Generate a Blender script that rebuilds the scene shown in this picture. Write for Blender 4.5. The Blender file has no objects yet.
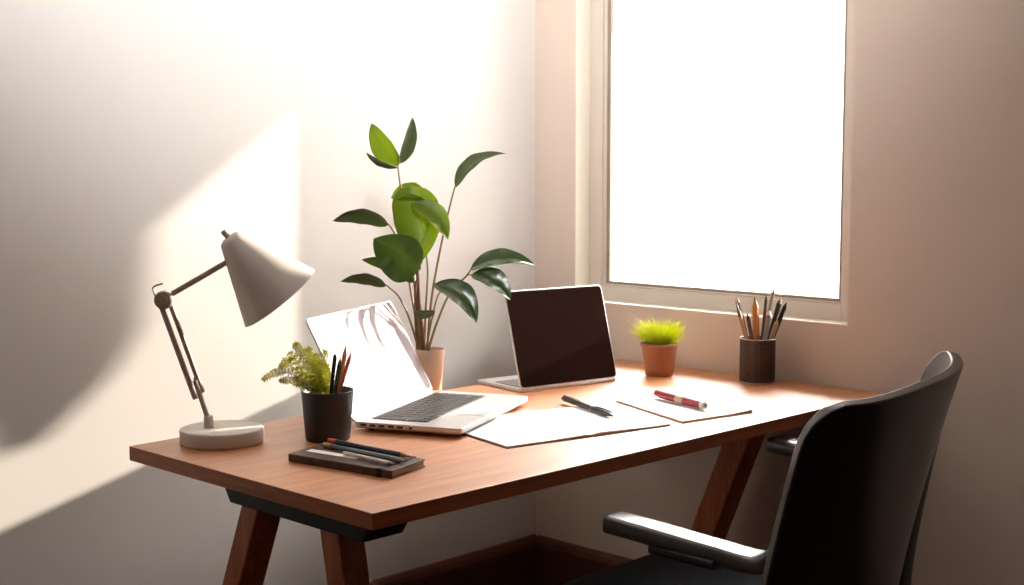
import bpy, bmesh, math, random
from mathutils import Vector, Matrix
random.seed(7)
PI = math.pi
V = Vector
sc = bpy.context.scene
C = sc.collection

# ------------------------------------------------------------------ camera
cam_d = bpy.data.cameras.new('camera')
cam = bpy.data.objects.new('camera', cam_d); C.objects.link(cam)
cam.location = (-2.991, -2.802, 1.306)
cam_d.sensor_width = 36; cam_d.lens = 1343.0 * 36 / 1024
yaw = math.radians(44.12)
cam.rotation_euler = (math.radians(90 - 5.4), 0, yaw - PI / 2)
cam_d.clip_start = .05
sc.camera = cam
FH = V((math.cos(yaw), math.sin(yaw), 0)); RT = V((math.sin(yaw), -math.cos(yaw), 0)); UP = V((0, 0, 1))

# ------------------------------------------------------------------ light
w = bpy.data.worlds.new('bright_sky'); sc.world = w; w.use_nodes = True
nt = w.node_tree; bg = nt.nodes['Background']
tc = nt.nodes.new('ShaderNodeTexCoord'); sep = nt.nodes.new('ShaderNodeSeparateXYZ'); rp = nt.nodes.new('ShaderNodeValToRGB')
nt.links.new(tc.outputs['Generated'], sep.inputs[0]); nt.links.new(sep.outputs[2], rp.inputs[0]); nt.links.new(rp.outputs[0], bg.inputs[0])
rp.color_ramp.elements[0].position = 0.30; rp.color_ramp.elements[0].color = (.085, .078, .070, 1)
rp.color_ramp.elements[1].position = .62; rp.color_ramp.elements[1].color = (1.0, .95, .90, 1)
bg.inputs[1].default_value = 60.0

sd = bpy.data.lights.new('sun', 'SUN'); so = bpy.data.objects.new('sun', sd); C.objects.link(so)
sd.energy = 12.0; sd.angle = math.radians(.7); sd.color = (1.0, .86, .70)
so.location = (3.95, -1.5, 2.0)
so.rotation_euler = V((-4.12, 1.0, -1.05)).to_track_quat('-Z', 'Y').to_euler()

ld = bpy.data.lights.new('added_desk_fill', 'POINT'); lo = bpy.data.objects.new('added_desk_fill', ld); C.objects.link(lo)  # added soft fill above the desk, no fixture behind it
ld.shadow_soft_size = .18; ld.energy = 3; ld.color = (1.0, .95, .90); lo.location = (-1.3, -1.15, 2.12)
td = bpy.data.lights.new('added_wall_fill', 'SPOT'); to = bpy.data.objects.new('added_wall_fill', td); C.objects.link(to)  # added spot, brightens the upper walls and fades downwards
td.energy = 470; td.shadow_soft_size = .2; td.spot_size = math.radians(92); td.spot_blend = 1.0; td.color = (1.0, .98, .96); to.location = (-2.45, -2.2, 2.4)
to.rotation_euler = V((1.62, 1.95, .48)).to_track_quat('-Z', 'Y').to_euler()
pd = bpy.data.lights.new('window_portal', 'AREA'); po = bpy.data.objects.new('window_portal', pd); C.objects.link(po)
pd.shape = 'RECTANGLE'; pd.size = 1.3; pd.size_y = 1.0; pd.cycles.is_portal = True
po.location = (.13, -.62, 1.515); po.rotation_euler = (0, PI / 2, 0)

sc.view_settings.view_transform = 'Standard'; sc.view_settings.look = 'None'
sc.view_settings.exposure = 0.0; sc.view_settings.gamma = 1; sc.view_settings.use_curve_mapping = False

# ------------------------------------------------------------------ materials
def mat(name, col, rough=.5, metal=0, spec=.5, var=0, vscale=8, bump=0, bscale=60, stretch=None, col2=None, coat=0, sub=0, trans=0, emit=0, grain=False):
    m = bpy.data.materials.new(name); m.use_nodes = True
    n = m.node_tree.nodes; l = m.node_tree.links; b = n['Principled BSDF']
    b.inputs['Roughness'].default_value = rough; b.inputs['Metallic'].default_value = metal
    b.inputs['Specular IOR Level'].default_value = spec; b.inputs['Coat Weight'].default_value = coat
    b.inputs['Coat Roughness'].default_value = .25
    b.inputs['Base Color'].default_value = (*col, 1)
    t = n.new('ShaderNodeTexCoord'); mp = n.new('ShaderNodeMapping'); l.new(t.outputs['Object'], mp.inputs[0])
    if stretch: mp.inputs['Scale'].default_value = stretch
    if col2 or var:
        c2 = col2 or tuple(max(0, c * (1 - var)) for c in col)
        nz = n.new('ShaderNodeTexNoise'); nz.inputs['Scale'].default_value = vscale; nz.inputs['Detail'].default_value = 6
        l.new(mp.outputs[0], nz.inputs[0])
        r = n.new('ShaderNodeValToRGB'); r.color_ramp.elements[0].position = .35; r.color_ramp.elements[1].position = .65
        r.color_ramp.elements[0].color = (*c2, 1); r.color_ramp.elements[1].color = (*col, 1)
        l.new(nz.outputs['Fac'], r.inputs[0])
        if grain:
            n2 = n.new('ShaderNodeTexNoise'); n2.inputs['Scale'].default_value = vscale * 5; n2.inputs['Detail'].default_value = 4
            l.new(mp.outputs[0], n2.inputs[0])
            mx = n.new('ShaderNodeMixRGB'); mx.blend_type = 'MULTIPLY'; mx.inputs[0].default_value = .55
            r2 = n.new('ShaderNodeValToRGB'); r2.color_ramp.elements[0].position = .3; r2.color_ramp.elements[1].position = .6
            r2.color_ramp.elements[0].color = (.62, .5, .42, 1); r2.color_ramp.elements[1].color = (1, 1, 1, 1)
            l.new(n2.outputs['Fac'], r2.inputs[0]); l.new(r.outputs[0], mx.inputs[1]); l.new(r2.outputs[0], mx.inputs[2])
            l.new(mx.outputs[0], b.inputs['Base Color'])
        else: l.new(r.outputs[0], b.inputs['Base Color'])
    if bump:
        nb = n.new('ShaderNodeTexNoise'); nb.inputs['Scale'].default_value = bscale; nb.inputs['Detail'].default_value = 3
        l.new(mp.outputs[0], nb.inputs[0]); bp = n.new('ShaderNodeBump'); bp.inputs['Strength'].default_value = bump; bp.inputs['Distance'].default_value = .002
        l.new(nb.outputs['Fac'], bp.inputs['Height']); l.new(bp.outputs[0], b.inputs['Normal'])
    if emit:
        b.inputs['Emission Color'].default_value = (*col, 1); b.inputs['Emission Strength'].default_value = emit
    if trans:                       # thin leaf: part of the light goes through
        tr = n.new('ShaderNodeBsdfTranslucent'); ms = n.new('ShaderNodeMixShader'); ms.inputs[0].default_value = trans
        tr.inputs[0].default_value = (min(1, col[0] * 2.2), min(1, col[1] * 1.9), col[2] * .7, 1)
        l.new(b.outputs[0], ms.inputs[1]); l.new(tr.outputs[0], ms.inputs[2]); l.new(ms.outputs[0], n['Material Output'].inputs[0])
    return m
M = {}
M['wall'] = mat('white_wall_paint', (.815, .80, .785), .85, spec=.15, var=.03, vscale=2, bump=.05, bscale=220)
M['wall_w'] = mat('beige_window_wall', (.76, .64, .56), .85, spec=.15, var=.03, vscale=2, bump=.05, bscale=220)  # warmer beige tone, used for the whole window wall
M['wall_dark'] = mat('brown_wall_paint', (.16, .095, .07), .8, var=.05)
M['ceil'] = mat('ceiling_paint', (.40, .33, .28), .9, var=.02)
M['floor'] = mat('dark_floor_wood', (.10, .045, .028), .45, col2=(.055, .022, .014), vscale=3, stretch=(1, 9, 1), grain=True)
M['base'] = mat('red_brown_baseboard_wood', (.15, .045, .024), .4, col2=(.10, .03, .016), vscale=4, stretch=(3, 3, 20), grain=True)
M['frame'] = mat('window_frame_paint', (.72, .64, .57), .45, var=.03)
M['reveal'] = mat('lit_reveal_cream', (.88, .83, .72), .5, var=.02)  # cream, with the brightness of the lit reveal put into the colour
M['seal'] = mat('window_seal_rubber', (.35, .28, .22), .6, var=.1)
M['wood'] = mat('orange_desk_wood', (.66, .265, .075), .46, spec=.9, col2=(.52, .18, .048), vscale=2.2, stretch=(1.2, 16, 8), grain=True, bump=.08, bscale=30, coat=.6)
M['wood'].node_tree.nodes['Principled BSDF'].inputs['IOR'].default_value = 1.6; M['wood'].node_tree.nodes['Principled BSDF'].inputs['Coat Roughness'].default_value = .5
M['edge'] = mat('shaded_edge_wood', (.44, .135, .046), .5, spec=.3, col2=(.35, .10, .032), vscale=3, stretch=(1.2, 1.2, 30), grain=True)  # desktop sides: shade put into a darker, redder copy of the wood
M['legwood'] = mat('red_leg_wood', (.58, .19, .075), .45, spec=.3, col2=(.46, .14, .055), vscale=3, stretch=(14, 14, 1), grain=True)
M['black_metal'] = mat('black_powder_coat', (.010, .014, .018), .55, spec=.25, var=.2, vscale=30)
M['lamp'] = mat('warm_grey_lamp_enamel', (.70, .66, .62), .42, var=.03, vscale=5)
M['lamp_arm'] = mat('taupe_lamp_metal', (.46, .37, .32), .45, metal=.1, var=.05)
M['cup'] = mat('charcoal_ceramic', (.014, .026, .037), .5, var=.15, vscale=14)
M['soil'] = mat('potting_soil', (.06, .035, .022), .95, var=.5, vscale=90, bump=1, bscale=150)
M['silver'] = mat('silver_aluminium', (.76, .77, .78), .32, metal=.55, var=.02)
M['silver_side'] = mat('silver_edge', (.55, .53, .52), .35, metal=.6, var=.03)
M['keys'] = mat('black_key_plastic', (.025, .025, .028), .45, var=.1)
M['keywell'] = mat('keyboard_well', (.10, .10, .11), .5, var=.1)
M['trackpad'] = mat('trackpad_glass', (.66, .68, .70), .25, metal=.2, var=.02)
M['display'] = mat('white_display', (.27, .215, .235), .4, spec=.3, var=.01, emit=.06)
M['bezel'] = mat('display_bezel_light', (.75, .75, .76), .35, var=.02)
M['lid'] = mat('dark_laptop_lid', (.020, .010, .009), .7, spec=0, var=.15, vscale=3)
M['port'] = mat('port_black', (.01, .01, .01), .5, var=.1)
M['paper'] = mat('white_paper', (.86, .85, .84), .7, spec=.2, var=.02, vscale=30)
M['paper_edge'] = mat('paper_edge', (.62, .50, .42), .8, var=.25, vscale=8, stretch=(1, 1, 300))
M['nbcover'] = mat('brown_grey_notebook_cover', (.20, .13, .11), .6, var=.2)
M['kraft'] = mat('kraft_paper_cover', (.62, .44, .30), .75, var=.1, vscale=20)
M['pen_black'] = mat('black_pen_plastic', (.02, .022, .025), .3, var=.1)
M['pen_grey'] = mat('grey_pen_metal', (.16, .17, .18), .3, metal=.7, var=.1)
M['pen_red'] = mat('crimson_pen_lacquer', (.42, .022, .035), .25, var=.1, coat=.4)
M['gold'] = mat('cream_gold_band', (.75, .58, .38), .35, metal=.4, var=.2, vscale=80)
M['cream'] = mat('cream_plastic', (.80, .72, .64), .4, var=.05)
M['leather'] = mat('dark_brown_leather', (.035, .02, .016), .45, col2=(.10, .05, .035), vscale=35, bump=.4, bscale=180)
M['elastic'] = mat('black_elastic', (.02, .018, .018), .7, var=.2)
M['terra'] = mat('terracotta', (.40, .175, .10), .75, var=.12, vscale=12, bump=.15, bscale=90)
M['beige_pot'] = mat('beige_clay', (.66, .47, .35), .7, var=.12, vscale=7, stretch=(1, 1, .5))
M['leaf'] = mat('mid_green_leaf', (.095, .17, .025), .38, spec=.5, col2=(.06, .12, .02), vscale=14, trans=.32, bump=.1)
M['leaf_lime'] = mat('lime_green_leaf', (.20, .29, .02), .38, spec=.5, col2=(.12, .21, .015), vscale=14, trans=.42, bump=.1)
M['leaf_dull'] = mat('grey_green_leaf', (.10, .14, .06), .4, spec=.5, col2=(.075, .11, .05), vscale=14, trans=.22, bump=.1)
M['leaf_gloss'] = mat('glossy_dark_leaf', (.05, .12, .03), .2, spec=.7, col2=(.035, .085, .02), vscale=14, trans=.2, coat=.6)
M['vein'] = mat('pale_leaf_vein', (.22, .34, .08), .5, var=.1, trans=.3)
M['stem'] = mat('brown_green_stem', (.20, .17, .06), .5, col2=(.24, .12, .055), vscale=30)
M['stem_brown'] = mat('brown_cane', (.20, .09, .04), .6, var=.3, vscale=50)
M['fern'] = mat('olive_fern_green', (.46, .50, .08), .5, col2=(.26, .33, .04), vscale=40, trans=.3)
M['grass'] = mat('yellow_green_grass', (.42, .50, .07), .5, col2=(.24, .34, .04), vscale=60, trans=.5)
M['pencil_wood'] = mat('raw_pencil_wood', (.58, .33, .18), .6, var=.15, vscale=90)
M['orange'] = mat('orange_pencil_paint', (.60, .25, .08), .4, var=.08)
M['salmon'] = mat('salmon_pencil_paint', (.52, .17, .12), .4, var=.08)
M['greenp'] = mat('green_pencil_paint', (.05, .10, .045), .4, var=.08)
M['tan'] = mat('tan_pencil_paint', (.50, .29, .17), .45, var=.08)
M['browndk'] = mat('dark_brown_pencil_paint', (.10, .05, .035), .4, var=.08)
M['greypen'] = mat('grey_pencil_paint', (.30, .28, .26), .4, var=.08)
M['bluegrey'] = mat('blue_grey_pencil_paint', (.12, .17, .20), .4, var=.08)
M['navy'] = mat('navy_black_pencil_paint', (.02, .026, .04), .35, var=.08)
M['redtip'] = mat('red_pencil_end', (.60, .06, .03), .4, var=.08)
M['graphite'] = mat('graphite', (.03, .03, .035), .4, var=.1)
M['chair_black'] = mat('black_chair_shell', (.034, .029, .029), .32, coat=.5, spec=.5, var=.1, vscale=4)
M['chair_dark'] = mat('black_chair_plastic', (.012, .012, .013), .35, var=.1)
M['seat'] = mat('navy_seat_fabric', (.022, .032, .045), .85, var=.25, vscale=160, bump=.3, bscale=400)
M['arm_pad'] = mat('glossy_arm_pad', (.05, .05, .053), .36, spec=.9, var=.1, coat=1)
M['chrome'] = mat('brushed_steel', (.5, .5, .5), .3, metal=1, var=.05)

# perforated pencil holder: dark metal with a fine pattern of pits
def holder_mat():
    m = bpy.data.materials.new('perforated_dark_metal'); m.use_nodes = True
    n = m.node_tree.nodes; l = m.node_tree.links; b = n['Principled BSDF']; b.inputs['Roughness'].default_value = .5
    t = n.new('ShaderNodeTexCoord'); mp = n.new('ShaderNodeMapping'); mp.inputs['Scale'].default_value = (1, 1, 1)
    v = n.new('ShaderNodeTexVoronoi'); v.inputs['Scale'].default_value = 150; v.inputs['Randomness'].default_value = .25
    l.new(t.outputs['Object'], mp.inputs[0]); l.new(mp.outputs[0], v.inputs[0])
    r = n.new('ShaderNodeValToRGB'); r.color_ramp.elements[0].position = .25; r.color_ramp.elements[1].position = .45
    r.color_ramp.elements[0].color = (.012, .008, .008, 1); r.color_ramp.elements[1].color = (.07, .05, .048, 1)
    l.new(v.outputs['Distance'], r.inputs[0]); l.new(r.outputs[0], b.inputs['Base Color'])
    bp = n.new('ShaderNodeBump'); bp.inputs['Strength'].default_value = .6; bp.inputs['Distance'].default_value = .001
    l.new(v.outputs['Distance'], bp.inputs['Height']); l.new(bp.outputs[0], b.inputs['Normal'])
    return m
M['holder'] = holder_mat()
def glass_mat():
    m = bpy.data.materials.new('clear_window_glass'); m.use_nodes = True
    n = m.node_tree.nodes; l = m.node_tree.links
    tr = n.new('ShaderNodeBsdfTransparent'); gl = n.new('ShaderNodeBsdfGlossy'); gl.inputs['Roughness'].default_value = .02
    fr = n.new('ShaderNodeFresnel'); fr.inputs[0].default_value = 1.2; ms = n.new('ShaderNodeMixShader')
    l.new(fr.outputs[0], ms.inputs[0]); l.new(tr.outputs[0], ms.inputs[1]); l.new(gl.outputs[0], ms.inputs[2])
    l.new(ms.outputs[0], n['Material Output'].inputs[0]); return m
M['glass'] = glass_mat()

# ------------------------------------------------------------------ helpers
def bm_new(): return bmesh.new()
def root_of(p):
    while p.parent: p = p.parent
    return p
def obj(name, bm, material, parent=None, origin=None, smooth=True, bevel=0, seg=2, angle=35):
    """world-space bmesh -> ONE mesh object; its frame is that of its thing"""
    me = bpy.data.meshes.new(name)
    o_ = root_of(parent).location if parent else V(origin or (0, 0, 0))
    bmesh.ops.recalc_face_normals(bm, faces=bm.faces)
    bmesh.ops.translate(bm, verts=bm.verts, vec=-o_)
    bm.to_mesh(me); bm.free()
    o = bpy.data.objects.new(name, me); C.objects.link(o)
    ms = material if isinstance(material, (list, tuple)) else [material]
    for m_ in ms: me.materials.append(m_)
    if parent: o.parent = parent
    else: o.location = o_
    if smooth:
        me.polygons.foreach_set('use_smooth', [True] * len(me.polygons))
        me.set_sharp_from_angle(angle=math.radians(angle))
    if bevel:
        b = o.modifiers.new('bevel', 'BEVEL'); b.width = bevel; b.segments = seg; b.limit_method = 'ANGLE'; b.angle_limit = math.radians(40)
    return o
def thing(name, label, cat, loc, group=None):
    o = bpy.data.objects.new(name, None); C.objects.link(o); o.location = loc; o.empty_display_size = .05
    o['label'] = label; o['category'] = cat
    if group: o['group'] = group
    return o
def tag(o, label, cat, group=None):
    o['label'] = label; o['category'] = cat
    if group: o['group'] = group
    return o
def struct(o): o['kind'] = 'structure'; return o
def box(bm, a, b, mi=0):
    (x0, y0, z0), (x1, y1, z1) = a, b
    vs = [bm.verts.new(p) for p in [(x0, y0, z0), (x1, y0, z0), (x1, y1, z0), (x0, y1, z0), (x0, y0, z1), (x1, y0, z1), (x1, y1, z1), (x0, y1, z1)]]
    for f in [(0, 3, 2, 1), (4, 5, 6, 7), (0, 1, 5, 4), (1, 2, 6, 5), (2, 3, 7, 6), (3, 0, 4, 7)]:
        bm.faces.new([vs[i] for i in f]).material_index = mi
    return bm
def prism(bm, pts, z0, z1, mi=0):
    """polygon pts [(x,y)..] extruded; pts may be 3D base with fixed up vector z1-z0"""
    lo = [bm.verts.new((p[0], p[1], z0)) for p in pts]; hi = [bm.verts.new((p[0], p[1], z1)) for p in pts]
    n = len(pts)
    bm.faces.new(lo[::-1]).material_index = mi; bm.faces.new(hi).material_index = mi
    for i in range(n): bm.faces.new([lo[i], lo[(i + 1) % n], hi[(i + 1) % n], hi[i]]).material_index = mi
    return bm
def slab(bm, O, a, b, c, mi=0):
    """parallelepiped at corner O with edge vectors a,b,c"""
    O, a, b, c = V(O), V(a), V(b), V(c)
    vs = [bm.verts.new(O + a * i + b * j + c * k) for k in (0, 1) for j in (0, 1) for i in (0, 1)]
    for f in [(0, 2, 3, 1), (4, 5, 7, 6), (0, 1, 5, 4), (1, 3, 7, 5), (3, 2, 6, 7), (2, 0, 4, 6)]:
        bm.faces.new([vs[i] for i in f]).material_index = mi
    return bm
def rrect(w_, h_, r, n=5):
    pts = []
    for cx, cy, a0 in ((w_ / 2 - r, h_ / 2 - r, 0), (-w_ / 2 + r, h_ / 2 - r, 90), (-w_ / 2 + r, -h_ / 2 + r, 180), (w_ / 2 - r, -h_ / 2 + r, 270)):
        for i in range(n + 1):
            a = math.radians(a0 + 90 * i / n); pts.append((cx + r * math.cos(a), cy + r * math.sin(a)))
    return pts
def plate(bm, O, ex, ey, ez, w_, h_, r, t, mi=0, n=5):
    """rounded rectangle plate: centre of its lower face O, axes ex, ey, thickness t along ez"""
    P = rrect(w_, h_, r, n); O, ex, ey, ez = V(O), V(ex), V(ey), V(ez)
    lo = [bm.verts.new(O + ex * x + ey * y) for x, y in P]; hi = [bm.verts.new(O + ex * x + ey * y + ez * t) for x, y in P]
    bm.faces.new(lo[::-1]).material_index = mi; bm.faces.new(hi).material_index = mi
    k = len(P)
    for i in range(k): bm.faces.new([lo[i], lo[(i + 1) % k], hi[(i + 1) % k], hi[i]]).material_index = mi
    return bm
def lathe(bm, prof, O, n=40, axis=None, mi=0):
    """prof [(r,h)...] turned about axis at O"""
    O = V(O); ax = V(axis).normalized() if axis else V((0, 0, 1)); q = V((0, 0, 1)).rotation_difference(ax)
    rings = []
    for r, h in prof:
        if r < 1e-6: rings.append([bm.verts.new(O + q @ V((0, 0, h)))])
        else: rings.append([bm.verts.new(O + q @ V((r * math.cos(2 * PI * i / n), r * math.sin(2 * PI * i / n), h))) for i in range(n)])
    for a, b in zip(rings, rings[1:]):
        for i in range(n):
            j = (i + 1) % n
            if len(a) == 1 and len(b) == 1: continue
            if len(a) == 1: f = bm.faces.new([a[0], b[i], b[j]])
            elif len(b) == 1: f = bm.faces.new([a[i], a[j], b[0]])
            else: f = bm.faces.new([a[i], a[j], b[j], b[i]])
            f.material_index = mi
    return bm
def catmull(P, k=6):
    P = [V(p) for p in P]; out = []
    for i in range(len(P) - 1):
        p0 = P[max(i - 1, 0)]; p1 = P[i]; p2 = P[i + 1]; p3 = P[min(i + 2, len(P) - 1)]
        for j in range(k):
            t = j / k
            out.append(.5 * ((2 * p1) + (-p0 + p2) * t + (2 * p0 - 5 * p1 + 4 * p2 - p3) * t * t + (-p0 + 3 * p1 - 3 * p2 + p3) * t ** 3))
    out.append(P[-1]); return out
def tube(bm, P, r, n=10, r2=None, mi=0, cap=True):
    P = [V(p) for p in P]; r2 = r if r2 is None else r2; rings = []; N = len(P); ref = None
    for i, p in enumerate(P):
        d = (P[min(i + 1, N - 1)] - P[max(i - 1, 0)]).normalized()
        if ref is None: ref = d.orthogonal().normalized()
        ref = (ref - d * ref.dot(d)).normalized(); bn = d.cross(ref)
        rr = r + (r2 - r) * i / max(1, N - 1)
        rings.append([bm.verts.new(p + (ref * math.cos(2 * PI * k / n) + bn * math.sin(2 * PI * k / n)) * rr) for k in range(n)])
    for a, b in zip(rings, rings[1:]):
        for i in range(n): bm.faces.new([a[i], a[(i + 1) % n], b[(i + 1) % n], b[i]]).material_index = mi
    if cap: bm.faces.new(rings[0][::-1]).material_index = mi; bm.faces.new(rings[-1]).material_index = mi
    return bm
def sweep(bm, P, prof, side=None, mi=0):
    """sweep a closed 2D profile [(a,b)] along P; a along side vector, b along the other"""
    P = [V(p) for p in P]; rings = []; N = len(P)
    for i, p in enumerate(P):
        d = (P[min(i + 1, N - 1)] - P[max(i - 1, 0)]).normalized()
        s = V(side); s = (s - d * s.dot(d)).normalized(); u = s.cross(d).normalized()
        pf = prof(i / (N - 1)) if callable(prof) else prof
        rings.append([bm.verts.new(p + s * a + u * b) for a, b in pf])
    n = len(rings[0])
    for a, b in zip(rings, rings[1:]):
        for i in range(n): bm.faces.new([a[i], a[(i + 1) % n], b[(i + 1) % n], b[i]]).material_index = mi
    bm.faces.new(rings[0][::-1]).material_index = mi; bm.faces.new(rings[-1]).material_index = mi
    return bm

# ------------------------------------------------------------------ room
LX, LY, HZ = -4.6, -4.6, 2.7
WY0, WY1, WZ0, WZ1 = -1.075, -.163, .905, 2.13        # window opening in the wall x = 0
TH = .11
b = bm_new(); box(b, (LX, 0, 0), (TH, .12, HZ)); struct(obj('wall_left', b, M['wall'], smooth=False))
b = bm_new()
box(b, (0, WY1, 0), (TH, 0, HZ)); box(b, (0, LY, 0), (TH, WY0, HZ)); box(b, (0, WY0, 0), (TH, WY1, WZ0)); box(b, (0, WY0, WZ1), (TH, WY1, HZ))
struct(obj('wall_window', b, M['wall_w'], smooth=False))
b = bm_new(); box(b, (LX, LY, -.1), (TH, .12, 0)); struct(obj('floor', b, M['floor'], smooth=False))
b = bm_new(); box(b, (LX, LY, HZ), (TH, .12, HZ + .1)); struct(obj('ceiling', b, M['ceil'], smooth=False))
b = bm_new(); box(b, (LX, LY - .12, 0), (TH, LY, HZ)); struct(obj('wall_right', b, M['wall_dark'], smooth=False))
b = bm_new(); box(b, (LX - .12, LY - .12, 0), (LX, .12, HZ)); struct(obj('wall_back', b, M['wall_dark'], smooth=False))
def baseboard(name, a, d, nrm, L):
    prof = [(0, 0), (.018, 0), (.018, .135), (.014, .150), (.008, .160), (0, .163)]
    b = bm_new(); a, d, nrm = V(a), V(d), V(nrm); ra = [b.verts.new(a + nrm * p + UP * q) for p, q in prof]; rb = [b.verts.new(a + d * L + nrm * p + UP * q) for p, q in prof]
    for i in range(len(prof)): b.faces.new([ra[i], ra[(i + 1) % 6], rb[(i + 1) % 6], rb[i]])
    b.faces.new(ra); b.faces.new(rb[::-1]); struct(obj(name, b, M['base'], smooth=False))
baseboard('baseboard_left', (LX, 0, 0), (1, 0, 0), (0, -1, 0), -LX)
baseboard('baseboard_window', (0, LY, 0), (0, 1, 0), (-1, 0, 0), -LY - .018)
# window: frame set 6 cm into the opening, stepped bead, dark seal, glass
wr = bpy.data.objects.new('window_1', None); C.objects.link(wr); wr.location = (.06, (WY0 + WY1) / 2, WZ0); struct(wr)
def ring(bm, y0, y1, z0, z1, wl, wr_, wb, wt, x0, x1):
    box(bm, (x0, y1 - wl, z0), (x1, y1, z1)); box(bm, (x0, y0, z0), (x1, y0 + wr_, z1))
    box(bm, (x0, y0 + wr_, z0), (x1, y1 - wl, z0 + wb)); box(bm, (x0, y0 + wr_, z1 - wt), (x1, y1 - wl, z1))
b = bm_new(); ring(b, WY0, WY1, WZ0, WZ1, .050, .052, .045, .05, .06, .108); obj('window_frame', b, M['frame'], wr, smooth=False, bevel=.002)
b = bm_new(); ring(b, WY0 + .052, WY1 - .050, WZ0 + .045, WZ1 - .05, .011, .009, .006, .009, .066, .10); obj('glazing_bead', b, M['frame'], wr, smooth=False, bevel=.003)
b = bm_new(); ring(b, WY0 + .061, WY1 - .061, WZ0 + .051, WZ1 - .059, .012, .008, .008, .01, .072, .095); obj('window_seal', b, M['seal'], wr, smooth=False)
b = bm_new(); box(b, (.080, WY0 + .067, WZ0 + .057), (.086, WY1 - .071, WZ1 - .067)); obj('pane', b, M['glass'], wr, smooth=False)
b = bm_new(); box(b, (-.001, WY1 - .003, WZ0), (.0598, WY1, WZ1)); box(b, (-.001, WY0, WZ0), (.0598, WY1 - .003, WZ0 + .003)); struct(obj('bright_reveal_lining', b, M['reveal'], smooth=False))  # thin pale lining added left and below, where the reveal looks lit
# added unseen blocker outside, its slanted outline shaped to cut the sun and sky
b = bm_new()
S = lambda X, Z, x: (x, -(x - X) / 4.12, Z + 1.05 * (x - X) / 4.12)
GX = 1.18
edge = [S(-.60, 1.72, GX), S(-.877, 1.53, GX), S(-1.15, 1.35, GX), S(-1.43, 1.16, GX), S(-1.46, .93, GX), S(-1.54, .83, GX), S(-1.74, .68, GX), S(-1.80, .9, GX)]
poly = edge + [(GX, edge[-1][1], 1.95), (GX, -3.2, 1.95), (GX, -3.2, 3.9), (GX, -.1, 3.9), (GX, -.1, edge[0][2] + .3)]
lo_ = [b.verts.new(p) for p in poly]; hi_ = [b.verts.new((p[0] + .12, p[1], p[2])) for p in poly]
b.faces.new(lo_); b.faces.new(hi_[::-1])
for i in range(len(poly)): b.faces.new([lo_[i], lo_[(i + 1) % len(poly)], hi_[(i + 1) % len(poly)], hi_[i]])
struct(obj('sun_blocker', b, M['wall'], smooth=False))

# ------------------------------------------------------------------ desk
DT = .75
desk = thing('desk', 'long orange-brown wooden desk on splayed dark red trestle legs beside the window', 'desk', (-.8, -.8, 0))
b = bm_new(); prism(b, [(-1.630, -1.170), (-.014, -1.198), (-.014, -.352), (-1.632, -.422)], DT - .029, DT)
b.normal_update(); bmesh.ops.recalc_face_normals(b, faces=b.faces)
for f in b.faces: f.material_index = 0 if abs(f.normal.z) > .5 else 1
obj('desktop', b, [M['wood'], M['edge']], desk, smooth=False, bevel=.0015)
def beam(x0, x1, y0, y1):
    b = bm_new(); z0, z1 = .676, DT - .0292; c = .02; zc = .03
    P = [(y0, z1), (y0, z0 + zc), (y0 + c, z0), (y1 - c, z0), (y1, z0 + zc), (y1, z1)]
    A = [b.verts.new((x0, y, z)) for y, z in P]; B = [b.verts.new((x1, y, z)) for y, z in P]
    b.faces.new(A); b.faces.new(B[::-1])
    for i in range(6): b.faces.new([A[i], A[(i + 1) % 6], B[(i + 1) % 6], B[i]])
    obj('beam', b, M['black_metal'], desk, smooth=False, bevel=.003)
def leg(x0, wx, yt, wy, slope):
    b = bm_new(); zt = .70; dy = slope * zt
    for (za, ya) in ((0, yt + dy), (zt, yt)): pass
    lo = [b.verts.new(p) for p in [(x0, yt + dy, 0), (x0 + wx, yt + dy, 0), (x0 + wx, yt + dy + wy, 0), (x0, yt + dy + wy, 0)]]
    hi = [b.verts.new(p) for p in [(x0, yt, zt), (x0 + wx, yt, zt), (x0 + wx, yt + wy, zt), (x0, yt + wy, zt)]]
    b.faces.new(lo[::-1]); b.faces.new(hi)
    for i in range(4): b.faces.new([lo[i], lo[(i + 1) % 4], hi[(i + 1) % 4], hi[i]])
    obj('leg', b, M['legwood'], desk, smooth=False, bevel=.004)
beam(-1.585, -1.495, -1.110, -.68); beam(-.150, -.060, -1.130, -.68)
leg(-1.580, .060, -.795, .055, .42); leg(-1.580, .055, -1.015, .055, -.20)
leg(-.150, .075, -.925, .075, .40); leg(-.150, .075, -1.100, .065, -.20)

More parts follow.
